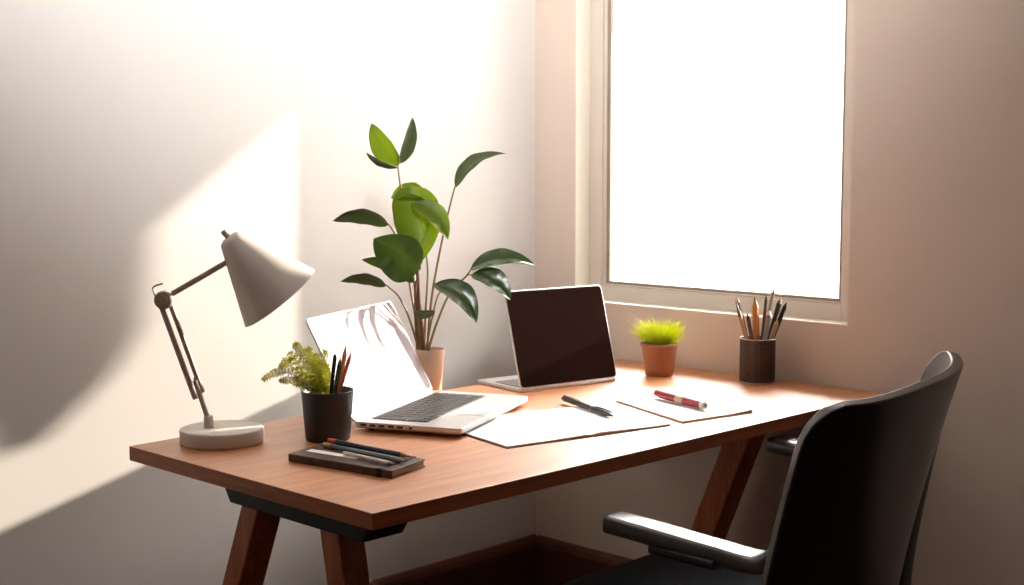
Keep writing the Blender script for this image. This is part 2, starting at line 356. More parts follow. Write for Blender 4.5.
# ------------------------------------------------------------------ chair
CX, CY = -.85, -1.36
chair = thing('office_chair', 'black curved-back office chair with armrests, pushed up to the front of the desk', 'chair', (CX, CY, 0))
def bp(s, t, off=0):
    """backrest surface; s across (-1 near side, 1 window side), t up"""
    zb, zt = .47, .955
    z = zb + (zt - zb) * t
    hw = .290 + .034 * t if s > 0 else .256 + .014 * t
    a = abs(s)
    v = -1.635 + (-1.745 + 1.635) * t ** 1.3 + .085 * (1.5 * a ** 3.0 if s > 0 else .8 * a ** 2.6)
    z += .012 * a ** 4 * t - .040 * (1 - s) / 2 * t
    x, y = hw * s, v
    c, sn = math.cos(.03), math.sin(.03); yy = y + 1.6
    return V((-.888 + c * x - sn * yy, -1.6 + sn * x + c * yy + off, z))
def shell(t0, t1, s0, s1, thick, off, rad=.17):
    b = bm_new(); NS, NT = 40, 46; g = {}
    def fn(s, t, k):
        # round the two top corners and soften the rim
        p = bp(s, t, off)
        e = V((bp(min(s + .01, 1), t) - bp(max(s - .01, -1), t))).normalized(); f = V((bp(s, min(t + .01, 1)) - bp(s, max(t - .01, 0)))).normalized()
        nrm = e.cross(f).normalized()      # towards the back (-y)
        if nrm.y > 0: nrm = -nrm
        return p - nrm * thick * k
    for k in (0, 1):
        for i in range(NS + 1):
            for j in range(NT + 1):
                u = i / NS * 2 - 1; vv = j / NT
                t = t0 + (t1 - t0) * vv
                # width shrinks at the top with a quarter-ellipse
                r = rad; lim = 1.0
                if vv > 1 - r: lim = 1 - .20 * (1 - math.sqrt(max(0, 1 - ((vv - (1 - r)) / r) ** 2)))
                s = (s0 + s1) / 2 + (s1 - s0) / 2 * u * lim
                g[k, i, j] = b.verts.new(fn(s, t, k))
    for k in (0, 1):
        for i in range(NS):
            for j in range(NT): b.faces.new([g[k, i, j], g[k, i + 1, j], g[k, i + 1, j + 1], g[k, i, j + 1]])
    for i in range(NS):
        b.faces.new([g[0, i, 0], g[1, i, 0], g[1, i + 1, 0], g[0, i + 1, 0]]); b.faces.new([g[0, i, NT], g[0, i + 1, NT], g[1, i + 1, NT], g[1, i, NT]])
    for j in range(NT):
        b.faces.new([g[0, 0, j], g[0, 0, j + 1], g[1, 0, j + 1], g[1, 0, j]]); b.faces.new([g[0, NS, j], g[1, NS, j], g[1, NS, j + 1], g[0, NS, j + 1]])
    return b
bk = obj('backrest', shell(0, 1, -1, 1, .022, 0), M['chair_black'], chair, bevel=.006, seg=3, angle=60)
# dark side rail running up behind the window-side wing
P = [bp(.7, t, .03) + V((.012 + .060 * (1 - t) ** .7, .0, 0)) for t in [i / 12 * .90 for i in range(13)]]
b = bm_new(); sweep(b, P, lambda t: [(a * (1.25 - .9 * t), c) for a, c in rrect(.05, .03, .012, 3)], side=(1, 0, 0)); obj('back_frame', b, M['chair_dark'], chair)
# seat cushion
b = bm_new()
PR = rrect(.53, .52, .10, 6); ringz = [(.415, .80), (.42, .93), (.44, .99), (.46, 1.0), (.475, .97), (.483, .88), (.486, .6)]
R_ = [[b.verts.new((CX + x * k, CY + .055 + y * k, z)) for x, y in PR] for z, k in ringz]
for A_, B_ in zip(R_, R_[1:]):
    for i in range(len(PR)): b.faces.new([A_[i], A_[(i + 1) % len(PR)], B_[(i + 1) % len(PR)], B_[i]])
b.faces.new(R_[0][::-1]); b.faces.new(R_[-1]); obj('seat', b, M['seat'], chair, angle=60)
def armrest(P, wd, th, zs, dirx):
    P = catmull(P, 6)
    b = bm_new(); sweep(b, P, lambda t: [(a * (1 if t < .75 else 1 - (t - .75) * 1.6), c) for a, c in rrect(wd, th, .011, 4)], side=(1, 0, 0))
    a = obj('armrest', b, M['arm_pad'], chair, bevel=.003)
    m = P[len(P) // 2]
    b = bm_new(); sweep(b, [P[3] + V((0, -.06, -th * .5 - .008)), P[3] + V((0, -.20, -th * .5 - .010))], rrect(wd * .8, .018, .006, 3), side=(1, 0, 0))
    obj('arm_bracket', b, M['chair_dark'], a)
armrest([(-1.100, -1.228, .645), (-1.095, -1.33, .640), (-1.088, -1.45, .632), (-1.085, -1.55, .630), (-1.12, -1.615, .672)], .062, .034, .66, -1)
armrest([(-.468, -1.170, .690), (-.485, -1.30, .686), (-.562, -1.42, .668), (-.565, -1.50, .664), (-.555, -1.545, .675)], .062, .034, .69, 1)
b = bm_new(); lathe(b, [(.0, .13), (.032, .13), (.032, .28), (.022, .281), (.022, .395), (.06, .396), (.09, .414), (0, .4145)], (CX, CY, 0), 24); obj('gas_column', b, M['chrome'], chair)
for k in range(5):
    a = 2 * PI * k / 5 + .3; d = V((math.cos(a), math.sin(a), 0)); o_ = V((CX, CY, 0))
    b = bm_new(); tube(b, [o_ + d * .02 + UP * .135, o_ + d * .16 + UP * .115, o_ + d * .29 + UP * .082], .022, 10, .014); lg = obj('base_arm', b, M['chair_dark'], chair)
    s = d.cross(UP); b = bm_new()
    for q in (-1, 1): lathe(b, [(0, -.008), (.024, -.008), (.026, 0), (.024, .008), (0, .008)], o_ + d * .29 + UP * .0265 + s * .014 * q, 20, axis=s)
    tube(b, [o_ + d * .29 + UP * .085, o_ + d * .29 + UP * .03], .007, 8); obj('caster', b, M['chair_dark'], lg)

# ------------------------------------------------------------------ desk lamp
LP = V((-1.480, -.521, DT)); K = 2.73 / 1343                 # lamp drawn in its own upright plane
lamp = thing('desk_lamp', 'grey adjustable desk lamp with a conical shade and round base, at the desk end', 'lamp', LP)
def lp(u, v, d=0):      # u right, v up from the foot of the lamp (2 mm units), d towards the room
    return LP + RT * (u * K) + UP * (v * K) - FH * d
b = bm_new(); lathe(b, [(0, 0), (.078, 0), (.0825, .0015), (.0835, .004), (.0835, .0265), (.0825, .029), (.080, .030), (0, .0305)], LP, 56); obj('base', b, M['lamp'], lamp, angle=50)
FT = lp(-13, 15)
b = bm_new(); lathe(b, [(.0105, .0), (.0105, .010), (.009, .022), (.0065, .024), (0, .024)], FT, 20); obj('socket', b, M['lamp'], lamp)
J = lp(-54, 142)
b = bm_new(); tube(b, [lp(-13, 21), lp(-25.5, 62)], .0050, 12); obj('stem', b, M['lamp_arm'], lamp)
b = bm_new(); tube(b, [lp(-56, 134, .004), lp(-26, 46, .004)], .0056, 12); tube(b, [lp(-29, 57, .006), lp(-24.4, 44, .006)], .0064, 12); obj('lower_arm', b, M['lamp_arm'], lamp)
b = bm_new(); tube(b, [lp(-48, 136, -.004), lp(-21, 56, -.004)], .0052, 12); tube(b, [lp(-25, 65, -.006), lp(-19.6, 49, -.006)], .0066, 12); obj('lower_arm', b, M['lamp_arm'], lamp)
b = bm_new(); lathe(b, [(0, -.012), (.016, -.012), (.0185, -.009), (.0185, .009), (.016, .012), (.010, .012), (.010, .016), (0, .016)], J, 32, axis=-FH); jt = obj('joint', b, M['lamp_arm'], lamp)
b = bm_new(); tube(b, catmull([lp(-63, 146), lp(-65, 153), lp(-62, 156), lp(-55, 158)], 4), .0018, 8); obj('spring_hook', b, M['lamp_arm'], jt)
b = bm_new(); tube(b, [lp(-46, 148), lp(8, 179)], .0056, 12); obj('upper_arm', b, M['lamp_arm'], lamp)
A0 = lp(10, 204); ax = (lp(60, 139, -.030) - A0).normalized()
b = bm_new(); R0, R1, HL = .026, .0900, .160
pf = [(0, 0), (R0 * .55, .0006), (R0 * .85, .004), (R0, .011)] + [(R0 + (R1 - R0) * i / 10, .011 + (HL - .011) * i / 10) for i in range(1, 11)]
inn = [(r - .0022, h) for r, h in pf[::-1][:-2]] + [(0, .004)]
lathe(b, pf + inn, A0, 56, axis=ax); obj('lamp_shade', b, M['lamp'], lamp, angle=50)
b = bm_new(); lathe(b, [(.0062, .001), (.0062, -.012), (.0055, -.016), (0, -.016)], A0, 16, axis=ax); obj('knob', b, M['lamp_arm'], lamp)
b = bm_new(); lathe(b, [(0, .02), (.014, .02), (.016, .05), (.026, .07), (.030, .09), (.024, .112), (0, .12)], A0, 24, axis=ax); obj('bulb', b, M['cream'], lamp)

# ------------------------------------------------------------------ pencils
def pencil(name, label, base, tip, r, mb, mt=None, lead=None, cat='pencil', group=None, tipl=.016, end=None, lead_frac=.3, sides=6, round_tip=False):
    """a pencil / brush / pen from base to tip: barrel, sharpened wood, lead, painted end"""
    base, tip = V(base), V(tip); d = (tip - base); L = d.length
    t = thing(name, label, cat, base, group)
    b = bm_new()
    if round_tip: lathe(b, [(0, 0), (r, .0005), (r, L - r * 2.2), (r * .85, L - r), (r * .5, L - r * .25), (0, L)], base, 12, axis=d)
    else: lathe(b, [(0, 0), (r, .0005), (r, L - tipl)], base, sides, axis=d)
    obj('barrel', b, mb, t, angle=30)
    if not round_tip:
        b = bm_new(); rl = r * lead_frac
        lathe(b, [(r, L - tipl), (rl, L - tipl * lead_frac)], base, 12, axis=d); obj('sharpened_wood', b, mt or M['pencil_wood'], t)
        b = bm_new(); lathe(b, [(rl, L - tipl * lead_frac), (0, L)], base, 10, axis=d); obj('lead', b, lead or M['graphite'], t)
    if end:
        b = bm_new(); lathe(b, [(0, -.001), (r * 1.03, -.001), (r * 1.06, .016), (r * 1.06, .020), (r * 1.0, .020)], base, 14, axis=d); obj('end_cap', b, end, t)
    return t

# ------------------------------------------------------------------ charcoal cup: fern + pencils
CP = V((-1.3125, -.6508, DT)); KC = 2.743 / 1343
cup = thing('potted_fern', 'small olive fern in a charcoal grey cup, with coloured pencils standing beside it', 'potted plant', CP)
b = bm_new(); lathe(b, [(0, 0), (.043, 0), (.0455, .003), (.0530, .099), (.0535, .101), (.0525, .102), (.0500, .100), (.0485, .085), (0, .085)], CP, 56); obj('pot', b, M['cup'], cup, angle=50)
b = bm_new(); lathe(b, [(0, .0855), (.047, .0855), (.046, .0885), (.02, .0915), (0, .091)], CP, 32); obj('soil', b, M['soil'], cup)
def cp(u, v, d=0): return CP + RT * (u * KC) + UP * (v * KC) - FH * d
def frond(bm, P, wmax, n):
    path = catmull(P, 8); tube(bm, path, .0011, 5, .0005)
    N = len(path)
    for i in range(n):
        f = .10 + .9 * i / n; k = min(int(f * (N - 1)), N - 2); p = path[k].lerp(path[k + 1], f * (N - 1) - k); d = (path[k + 1] - path[k]).normalized()
        s = d.cross(FH).normalized(); L = wmax * (math.sin(PI * min(1, (f * .85 + .12))) ** .8) * random.uniform(.8, 1.15)
        for sg in (-1, 1):
            dd = (s * sg * .75 + d * .75 - FH * random.uniform(-.5, .5)).normalized(); q = p + dd * L
            tube(bm, [p, q], .0006, 4, .0003)
            m = max(2, int(L / .0034))
            for j in range(m + 1):          # scale-like leaflets along each twig
                c = p.lerp(q, (j + .3) / (m + .3)); s2 = dd.cross(FH).normalized()
                for s3 in (-1, 1):
                    a = (dd * .8 + s2 * s3 * .7 - FH * random.uniform(-.6, .6)).normalized(); l = .0056 * random.uniform(.8, 1.2)
                    sd2 = a.cross(FH).normalized() * .0013
                    v0, v1, v2, v3, v4 = [bm.verts.new(x) for x in (c, c + a * l * .45 + sd2, c + a * l, c + a * l * .45 - sd2, c + a * l * .45 - FH * .0004)]
                    bm.faces.new([v0, v1, v4]); bm.faces.new([v1, v2, v4]); bm.faces.new([v2, v3, v4]); bm.faces.new([v3, v0, v4]); bm.faces.new([v0, v3, v2, v1])
fr = [([(-6, 44), (-16, 58), (-35, 70), (-50, 68), (-63, 61)], .011, 17), ([(-6, 44), (-18, 62), (-32, 80), (-40, 78), (-48, 72)], .012, 14),
      ([(-5, 44), (-14, 66), (-24, 85), (-31, 96)], .013, 15), ([(-4, 44), (-10, 64), (-16, 80), (-20, 90)], .013, 14),
      ([(-3, 44), (-5, 62), (-4, 76), (-1, 90)], .012, 14), ([(-3, 44), (-4, 58), (-9, 72), (-11, 86)], .012, 13),
      ([(-8, 44), (-20, 54), (-34, 60), (-46, 60)], .010, 12), ([(-7, 44), (-12, 52), (-24, 56), (-31, 64)], .011, 11),
      ([(-2, 44), (2, 54), (1, 64), (-2, 74)], .010, 10), ([(-8, 44), (-14, 56), (-28, 66), (-38, 88)], .011, 13)]
for i, (P, wm, n) in enumerate(fr):
    b = bm_new(); dd = [.012, -.012, .004, -.01, .012, 0, .015, .02, -.02, -.015][i]
    frond(b, [cp(u, v, dd * (k / 3)) for k, (u, v) in enumerate(P)], wm, n); obj('frond', b, M['fern'], cup, smooth=False)
g = 'coloured pencils in the charcoal cup'
pencil('marker_pen', 'black round-tipped pen standing left among the pencils in the charcoal cup', cp(4, 46.5, .006), cp(8.5, 86, .004), .0042, M['pen_black'], cat='pen', round_tip=True)
pencil('coloured_pencil', 'dark green pencil in the charcoal cup, beside the fern', cp(8, 46.5, .016), cp(14.5, 84, .012), .0044, M['greenp'], M['greenp'], group=g)
pencil('coloured_pencil', 'orange-brown pencil in the charcoal cup, the tallest one', cp(11, 46.5, .004), cp(19.5, 96, .0), .0046, M['orange'], M['pencil_wood'], group=g, tipl=.022)
pencil('coloured_pencil', 'salmon pink pencil in the charcoal cup, rightmost and leaning', cp(12, 46.5, .018), cp(25, 89, .008), .0040, M['salmon'], M['salmon'], group=g, tipl=.018)

# ------------------------------------------------------------------ silver laptop
def basis(y_): e = V((math.cos(y_), math.sin(y_), 0)); return e, V((-math.sin(y_), math.cos(y_), 0))
e, n = basis(.4213); H = V((-1.0344, -.5386, 0)); W1, D1, L1, A1 = .4207, .2458, .2381, 1.0927
O1 = H - n * D1 / 2
lap = thing('laptop', 'open silver laptop with a bright white screen, in the middle of the desk', 'laptop', (O1.x, O1.y, DT))
zb = DT + .0075; zt = .7715
b = bm_new()
P = rrect(W1, D1, .012, 4)
r0 = [b.verts.new(O1 + e * x * .975 + n * y * .965 + UP * (zb)) for x, y in P]; r1 = [b.verts.new(O1 + e * x + n * y + UP * (zb + .004)) for x, y in P]; r2 = [b.verts.new(O1 + e * x + n * y + UP * zt) for x, y in P]
k = len(P)
for A_, B_ in ((r0, r1), (r1, r2)):
    for i in range(k): b.faces.new([A_[i], A_[(i + 1) % k], B_[(i + 1) % k], B_[i]])
b.faces.new(r0[::-1]); b.faces.new(r2); body = obj('base', b, M['silver'], lap, bevel=.001)
for sx, sy in ((-1, .9), (1, .9), (1, -.85), (-.75, -.30)):
    b = bm_new(); lathe(b, [(0, 0), (.006, 0), (.007, .0076), (0, .0076)], O1 + e * sx * .18 + n * sy * .105 + UP * DT, 14); obj('rubber_foot', b, M['pen_black'], lap)
kc = O1 + n * .034 + UP * zt
b = bm_new(); plate(b, kc, e, n, UP, .345, .130, .004, .0006); kb = obj('keyboard', b, M['keywell'], lap, smooth=False)
rows = [14, 14, 14, 13, 12, 8]; kw, kh = .341, .126; ry = kh / 2
for ri, cnt in enumerate(rows):
    rh = .012 if ri == 0 else (kh - .012) / 5; wds = [1] * cnt
    if ri == 5: wds = [1, 1, 1.2, 5, 1.2, 1, 1, 1]
    if ri == 1: wds[-1] = 1.6
    if ri == 2: wds[0] = 1.6
    if ri == 3: wds[0] = 1.8; wds[-1] = 1.8
    if ri == 4: wds[0] = 2.3; wds[-1] = 2.3
    tot = sum(wds); x = -kw / 2
    for q in wds:
        ww = kw * q / tot; c = kc + e * (x + ww / 2) + n * (ry - rh / 2) + UP * .0006
        b = bm_new(); plate(b, c, e, n, UP, ww - .0032, rh - .0032, .0015, .0013, n=2); obj('key', b, M['keys'], kb, smooth=False); x += ww
    ry -= rh
b = bm_new(); plate(b, O1 - n * .078 + UP * zt, e, n, UP, .125, .072, .004, .0004); obj('trackpad', b, M['trackpad'], lap, smooth=False)
for k_ in range(6):
    b = bm_new(); c = O1 - e * (W1 / 2 + .0003) + n * (.098 - k_ * .021) + UP * (zb + .0078); slab(b, c - n * .0065 - UP * .0022 + e * .0003, n * (.013 if k_ < 5 else .007), UP * .0044, -e * .0006); obj('port', b, M['port'], lap, smooth=False)
up = n * math.cos(A1) + UP * math.sin(A1); fc = up.cross(e).normalized()     # fc: out of the back
if fc.dot(n) < 0: fc = -fc
hc = O1 + n * (D1 / 2 - .004) + UP * (zt + .001)
b = bm_new(); plate(b, hc + up * L1 / 2 + fc * .001, e, up, fc, W1, L1, .010, .0055); ld_ = obj('screen_lid', b, M['silver'], lap, bevel=.0008)
b = bm_new(); plate(b, hc + up * (L1 / 2 + .002) + fc * .001, e, up, -fc, W1 - .010, L1 - .012, .007, .0006); obj('display', b, M['display'], ld_, smooth=False)
b = bm_new(); tube(b, [hc - e * .16 + fc * .002, hc + e * .16 + fc * .002], .0042, 12); obj('hinge', b, M['silver_side'], lap)

# ------------------------------------------------------------------ dark laptop seen from behind
e2, n2 = basis(-.1579); H2 = V((-.4807, -.5726, 0)); W2, D2, L2, A2 = .3143, .19, .2468, 1.2933
O2 = H2 + n2 * D2 / 2
lap2 = thing('laptop', 'open laptop with its plain dark lid towards the room, near the window corner', 'laptop', (O2.x, O2.y, DT))
b = bm_new(); plate(b, O2 + UP * (DT + .0002), e2, n2, UP, W2, D2, .010, .0085); obj('base', b, M['silver_side'], lap2, bevel=.002)
kz = DT + .0087
b = bm_new(); plate(b, O2 - n2 * .02 + UP * kz, e2, n2, UP, W2 - .03, .11, .004, .0012); kb2 = obj('keyboard', b, M['keywell'], lap2, smooth=False)
up2 = n2 * math.cos(A2) + UP * math.sin(A2); f2 = up2.cross(e2).normalized()
if f2.dot(n2) > 0: f2 = -f2           # towards the room
hc2 = H2 + UP * (DT + .0075) + n2 * .004
b = bm_new(); plate(b, hc2 + up2 * L2 / 2, e2, up2, f2, W2, L2, .012, .0045); l2 = obj('lid', b, M['silver'], lap2, bevel=.0008)
b = bm_new(); plate(b, hc2 + up2 * (L2 / 2) + f2 * .0045, e2, up2, f2, W2 - .006, L2 - .007, .010, .0014); obj('lid_cover', b, M['lid'], l2, bevel=.0006)
b = bm_new(); plate(b, hc2 + up2 * (L2 / 2), e2, up2, -f2, W2 - .012, L2 - .014, .008, .0006); obj('display', b, M['lid'], l2, smooth=False)

# ------------------------------------------------------------------ notebooks
def corners(p0, ex, ey, w_, d_): return [p0, p0 + ex * w_, p0 + ex * w_ + ey * d_, p0 + ey * d_]
ex, ey = V((.977, -.212, 0)).normalized(), V((.212, .977, 0)).normalized()
F0 = V((-1.1275, -.981, DT)); NW, ND = .424, .288
nb = thing('open_notebook', 'open notebook with blank white pages, in front of the silver laptop', 'notebook', F0 + ex * NW / 2 + ey * ND / 2)
b = bm_new(); slab(b, F0, ex * NW, ey * ND, UP * .0012); obj('cover', b, M['nbcover'], nb, smooth=False)
def pageblock(x0, x1, hfun, name):
    b = bm_new(); N = 18; lo, hi = [], []
    for i in range(N + 1):
        x = x0 + (x1 - x0) * i / N; h = hfun(i / N)
        for L_, z in ((lo, DT + .0012), (hi, DT + .0012 + h)):
            L_.append([b.verts.new(F0 + ex * x + ey * y - UP * DT + UP * z) for y in (.003, ND - .003)])
    for i in range(N):
        b.faces.new([hi[i][0], hi[i + 1][0], hi[i + 1][1], hi[i][1]]).material_index = 0
        b.faces.new([lo[i][0], lo[i][1], lo[i + 1][1], lo[i + 1][0]]).material_index = 1
        b.faces.new([lo[i][0], lo[i + 1][0], hi[i + 1][0], hi[i][0]]).material_index = 1
        b.faces.new([lo[i][1], hi[i][1], hi[i + 1][1], lo[i + 1][1]]).material_index = 1
    b.faces.new([lo[0][0], hi[0][0], hi[0][1], lo[0][1]]).material_index = 1; b.faces.new([lo[N][0], lo[N][1], hi[N][1], hi[N][0]]).material_index = 1
    return obj('pages', b, [M['paper'], M['paper_edge']], nb, angle=50)
sp = .213
pageblock(.003, sp, lambda t: .0030 + .0026 * max(0, (t - .45) / .55) ** 1.5 * (1 - max(0, (t - .86) / .14) ** 2), 'l')
pageblock(sp, NW - .003, lambda t: .0030 + .0040 * max(0, (1 - t - .35) / .65) ** 1.3 * (1 - max(0, (.14 - t) / .14) ** 2), 'r')
# thin kraft notebook
G0 = V((-.6800, -1.074, DT)); gx = V((.217, -.038, 0)); gy = V((.108, .279, 0))
nb2 = thing('thin_notebook', 'thin notebook with white pages and kraft edges under the red pen', 'notebook', G0 + (gx + gy) / 2)
b = bm_new(); slab(b, G0, gx, gy, UP * .0014); obj('cover', b, M['kraft'], nb2, smooth=False)
b = bm_new(); N = 14
def curl(t): return .0036 + .003 * max(0, (t - .65) / .35) ** 2
lo = [[b.verts.new(G0 + gx * (.01 + .97 * i / N) + gy * q + UP * (.0014 + (0 if True else 0))) for q in (.01, .99)] for i in range(N + 1)]
hi = [[b.verts.new(G0 + gx * (.01 + .97 * i / N) + gy * q + UP * (.0014 + curl(i / N) * (1 if q < .5 else .8))) for q in (.01, .99)] for i in range(N + 1)]
for i in range(N):
    b.faces.new([hi[i][0], hi[i + 1][0], hi[i + 1][1], hi[i][1]]).material_index = 0
    b.faces.new([lo[i][0], lo[i][1], lo[i + 1][1], lo[i + 1][0]]).material_index = 1
    for q in (0, 1): b.faces.new([lo[i][q], lo[i + 1][q], hi[i + 1][q], hi[i][q]]).material_index = 1
b.faces.new([lo[0][0], hi[0][0], hi[0][1], lo[0][1]]).material_index = 1; b.faces.new([lo[N][0], lo[N][1], hi[N][1], hi[N][0]]).material_index = 1
obj('pages', b, [M['paper'], M['kraft']], nb2, angle=50)
mk = G0 + gx * .06 + gy * .66 + UP * .0052
b = bm_new(); slab(b, mk, V((.004, -.014, 0)), V((.0022, .0010, 0)), UP * .0007); obj('ink_mark', b, M['graphite'], nb2, smooth=False)

# ------------------------------------------------------------------ black pen on the open notebook
pa, pb = V((-.668, -.716, .7615)), V((-.757, -.944, .7610)); d = pb - pa; L = d.length; dn = d.normalized()
pen = thing('ballpoint_pen', 'black clip ballpoint pen lying on the open white notebook', 'pen', (pa + pb) / 2 - UP * .006)
b = bm_new(); lathe(b, [(0, 0), (.0035, .0005), (.0060, .004), (.0065, .02), (.0062, .06), (.0058, L * .62), (.0062, L * .66), (.0060, L * .86), (.0042, L * .93), (.0022, L * .985), (.001, L), (0, L)], pa, 20, axis=d); obj('barrel', b, M['pen_black'], pen)
sd_ = dn.cross(UP).normalized()
b = bm_new(); sweep(b, [pa + dn * .006 + UP * .006, pa + dn * .012 + UP * .0092, pa + dn * .075 + UP * .0088, pa + dn * .088 + UP * .0068], rrect(.0045, .0014, .0006, 2), side=sd_); obj('clip', b, M['pen_grey'], pen)
b = bm_new(); lathe(b, [(.0064, L * .60), (.0068, L * .605), (.0068, L * .625), (.0064, L * .63)], pa, 20, axis=d); obj('ring', b, M['pen_grey'], pen)
b = bm_new(); sweep(b, [pa + dn * L * .66 + UP * .0066 - sd_ * .002, pa + dn * L * .82 + UP * .0075 - sd_ * .004, pa + dn * L * .93 + UP * .005 - sd_ * .006], rrect(.0052, .003, .001, 2), side=sd_); obj('grip_lever', b, M['pen_black'], pen)

# red pen
pa, pb = V((-.480, -.842, .7660)), V((-.536, -1.030, .7655)); d = pb - pa; L = d.length; dn = d.normalized()
rp_ = thing('fountain_pen', 'thick crimson pen with a cream ornamental band, lying on the thin notebook', 'pen', (pa + pb) / 2 - UP * .008)
b = bm_new(); lathe(b, [(0, 0), (0.0047, .001), (0.0083, .007), (0.0097, .03), (0.0100, L * .46)], pa, 24, axis=d); obj('cap', b, M['pen_red'], rp_)
b = bm_new(); lathe(b, [(0.0094, L * .46), (0.0101, L * .461), (0.0101, L * .60), (0.0094, L * .601)], pa, 24, axis=d); obj('band', b, M['gold'], rp_)
for q, (o1, a1) in enumerate(((.475, .6), (.525, -.5), (.57, .5))):
    b = bm_new(); nn = (UP * math.cos(a1) + sd_ * math.sin(a1)); lathe(b, [(0.0047, 0), (0.0047, .0094), (.0, .0096)], pa + dn * L * o1, 5, axis=nn); obj('ornament', b, M['pen_red'], rp_)
b = bm_new(); lathe(b, [(0.0094, L * .60), (0.0099, L * .602), (0.0094, L * .90), (0.0085, L * .93)], pa, 24, axis=d); obj('barrel', b, M['pen_red'], rp_)
b = bm_new(); lathe(b, [(0.0085, L * .925), (0.0090, L * .93), (0.0085, L * .985), (0.0053, L * .99), (0.0053, L * 1.0), (0, L)], pa, 24, axis=d); obj('end_ring', b, M['cream'], rp_)
b = bm_new(); lathe(b, [(.0, L), (0.0045, L * 1.0), (0.0045, L * 1.006), (0, L * 1.008)], pa, 16, axis=d); obj('button', b, M['pen_grey'], rp_)

# ------------------------------------------------------------------ leather pocket notebook
Q0 = V((-1.4925, -.762, DT)); qx = V((.0405, -.250, 0)); qy = V((.107, .029, 0))
pn = thing('pocket_notebook', 'dark brown leather pocket notebook with pencils on it, at the desk front corner', 'notebook', Q0 + (qx + qy) / 2)
b = bm_new(); slab(b, Q0, qx, qy, UP * .0025); slab(b, Q0 + UP * .0125, qx, qy, UP * .0025); slab(b, Q0 - qy * .02, qx, qy * .03, UP * .015)
obj('cover', b, M['leather'], pn, smooth=False, bevel=.0012)
b = bm_new(); slab(b, Q0 + qx * .012 + qy * .012 + UP * .0025, qx * .975, qy * .97, UP * .010); obj('pages', b, M['paper_edge'], pn, smooth=False)
b = bm_new(); slab(b, Q0 + qx * .86 - qy * .035 - UP * 0 + UP * .015, qx * .045, qy * 1.05, UP * .001); slab(b, Q0 + qx * .86 - qy * .035, qx * .045, qy * .015, UP * .0155); slab(b, Q0 + qx * .86 + qy * 1.005, qx * .045, qy * .012, UP * .0155)
obj('elastic_band', b, M['elastic'], pn, smooth=False)
b = bm_new(); slab(b, Q0 + qx * .06 + qy * .30 + UP * .015, qx * .50, qy * .17, UP * .0006); obj('paper_slip', b, M['paper'], pn, smooth=False)
zq = DT + .0212
def on(fx, fy, z=zq): p = Q0 + qx * fx + qy * fy; p.z = z; return p
g = 'pencils on the leather pocket notebook'
pencil('coloured_pencil', 'navy pencil with a red end on the leather notebook, rearmost', on(.06, .98), on(.93, .80), .0052, M['navy'], M['pencil_wood'], end=M['redtip'], group=g, tipl=.026)
pencil('coloured_pencil', 'blue-grey pencil lying across the middle of the leather notebook', on(.10, .72, zq - .001), on(.985, .50, zq - .001), .0044, M['bluegrey'], M['pencil_wood'], group=g, tipl=.022, end=M['pencil_wood'])
pencil('coloured_pencil', 'white pencil lying nearest the front edge of the leather notebook', on(.40, .42, zq - .0015), on(.95, .24, zq - .0015), .0036, M['cream'], M['pencil_wood'], group=g, tipl=.016)

# ------------------------------------------------------------------ terracotta pot with grass
TP = V((-.176, -.618, DT))
tp = thing('potted_grass', 'small terracotta pot of spiky yellow-green grass below the window', 'potted plant', TP)
b = bm_new(); lathe(b, [(0, 0), (.034, 0), (.036, .002), (.0478, .078), (.0505, .079), (.0515, .081), (.0515, .086), (.050, .088), (.0465, .086), (.0455, .072), (0, .072)], TP, 48); obj('pot', b, M['terra'], tp, angle=45)
b = bm_new(); lathe(b, [(0, .0725), (.0445, .0725), (.043, .081), (.02, .084), (0, .085)], TP, 28); obj('soil', b, M['soil'], tp)
b = bm_new()
for i in range(620):
    a = random.uniform(0, 2 * PI); r = .034 * math.sqrt(random.random()); p = TP + V((r * math.cos(a), r * math.sin(a), .080)); out = V((math.cos(a), math.sin(a), 0))
    tilt = r / .034 * random.uniform(.3, 1.0) * .92; L = random.uniform(.054, .086) * (1 - .1 * tilt)
    if random.random() < .04: L *= 1.35; tilt *= 1.25
    dr = (UP * math.cos(tilt) + out * math.sin(tilt)).normalized(); dr2 = (dr + out * .35 - UP * .10).normalized(); s = dr.cross(V((random.uniform(-1, 1), random.uniform(-1, 1), .3))).normalized() * .00085
    q1 = p + dr * L * .55; q2 = q1 + dr2 * L * .45; t_ = s.cross(dr).normalized() * .0005
    vs = [b.verts.new(x) for x in (p - s, p + s, p + t_, q1 - s, q1 + s, q1 + t_, q2)]
    for f in ((0, 1, 4, 3), (1, 2, 5, 4), (2, 0, 3, 5), (3, 4, 6), (4, 5, 6), (5, 3, 6)): b.faces.new([vs[k] for k in f])
gr = obj('grass_blades', b, M['grass'], tp, smooth=False); gr['kind'] = 'stuff'

# ------------------------------------------------------------------ pencil holder
HP = V((-.082, -.864, DT)); KH = 3.489 / 1343
ho = thing('pencil_holder', 'dark perforated metal pencil holder full of pencils by the window wall', 'pencil holder', HP)
b = bm_new(); lathe(b, [(0, 0), (.0445, 0), (.0455, .001), (.0455, .1135), (.0440, .1135), (.0432, .1130), (.0432, .003), (0, .003)], HP, 56); obj('cup', b, M['holder'], ho, angle=45)
for z in (.0012, .1125):
    b = bm_new(); lathe(b, [(.0455, z - .0012), (.0466, z - .0006), (.0466, z + .0010), (.0455, z + .0016), (.0445, z + .0010)], HP, 56); obj('rim', b, M['silver_side'], ho)
def hp(u, v, d=0): return HP + RT * (u * KH) + UP * (v * KH) - FH * d
g = 'pencils in the perforated holder'
def inh(u0, u1, v1, d0, d1, r, mb, mt, lab, **kw):
    pencil('pencil', lab, hp(-.04 * u1, 2.2, d1 * .9), hp(u1, v1, d1), r * 1.08, mb, mt, group=g, **kw)
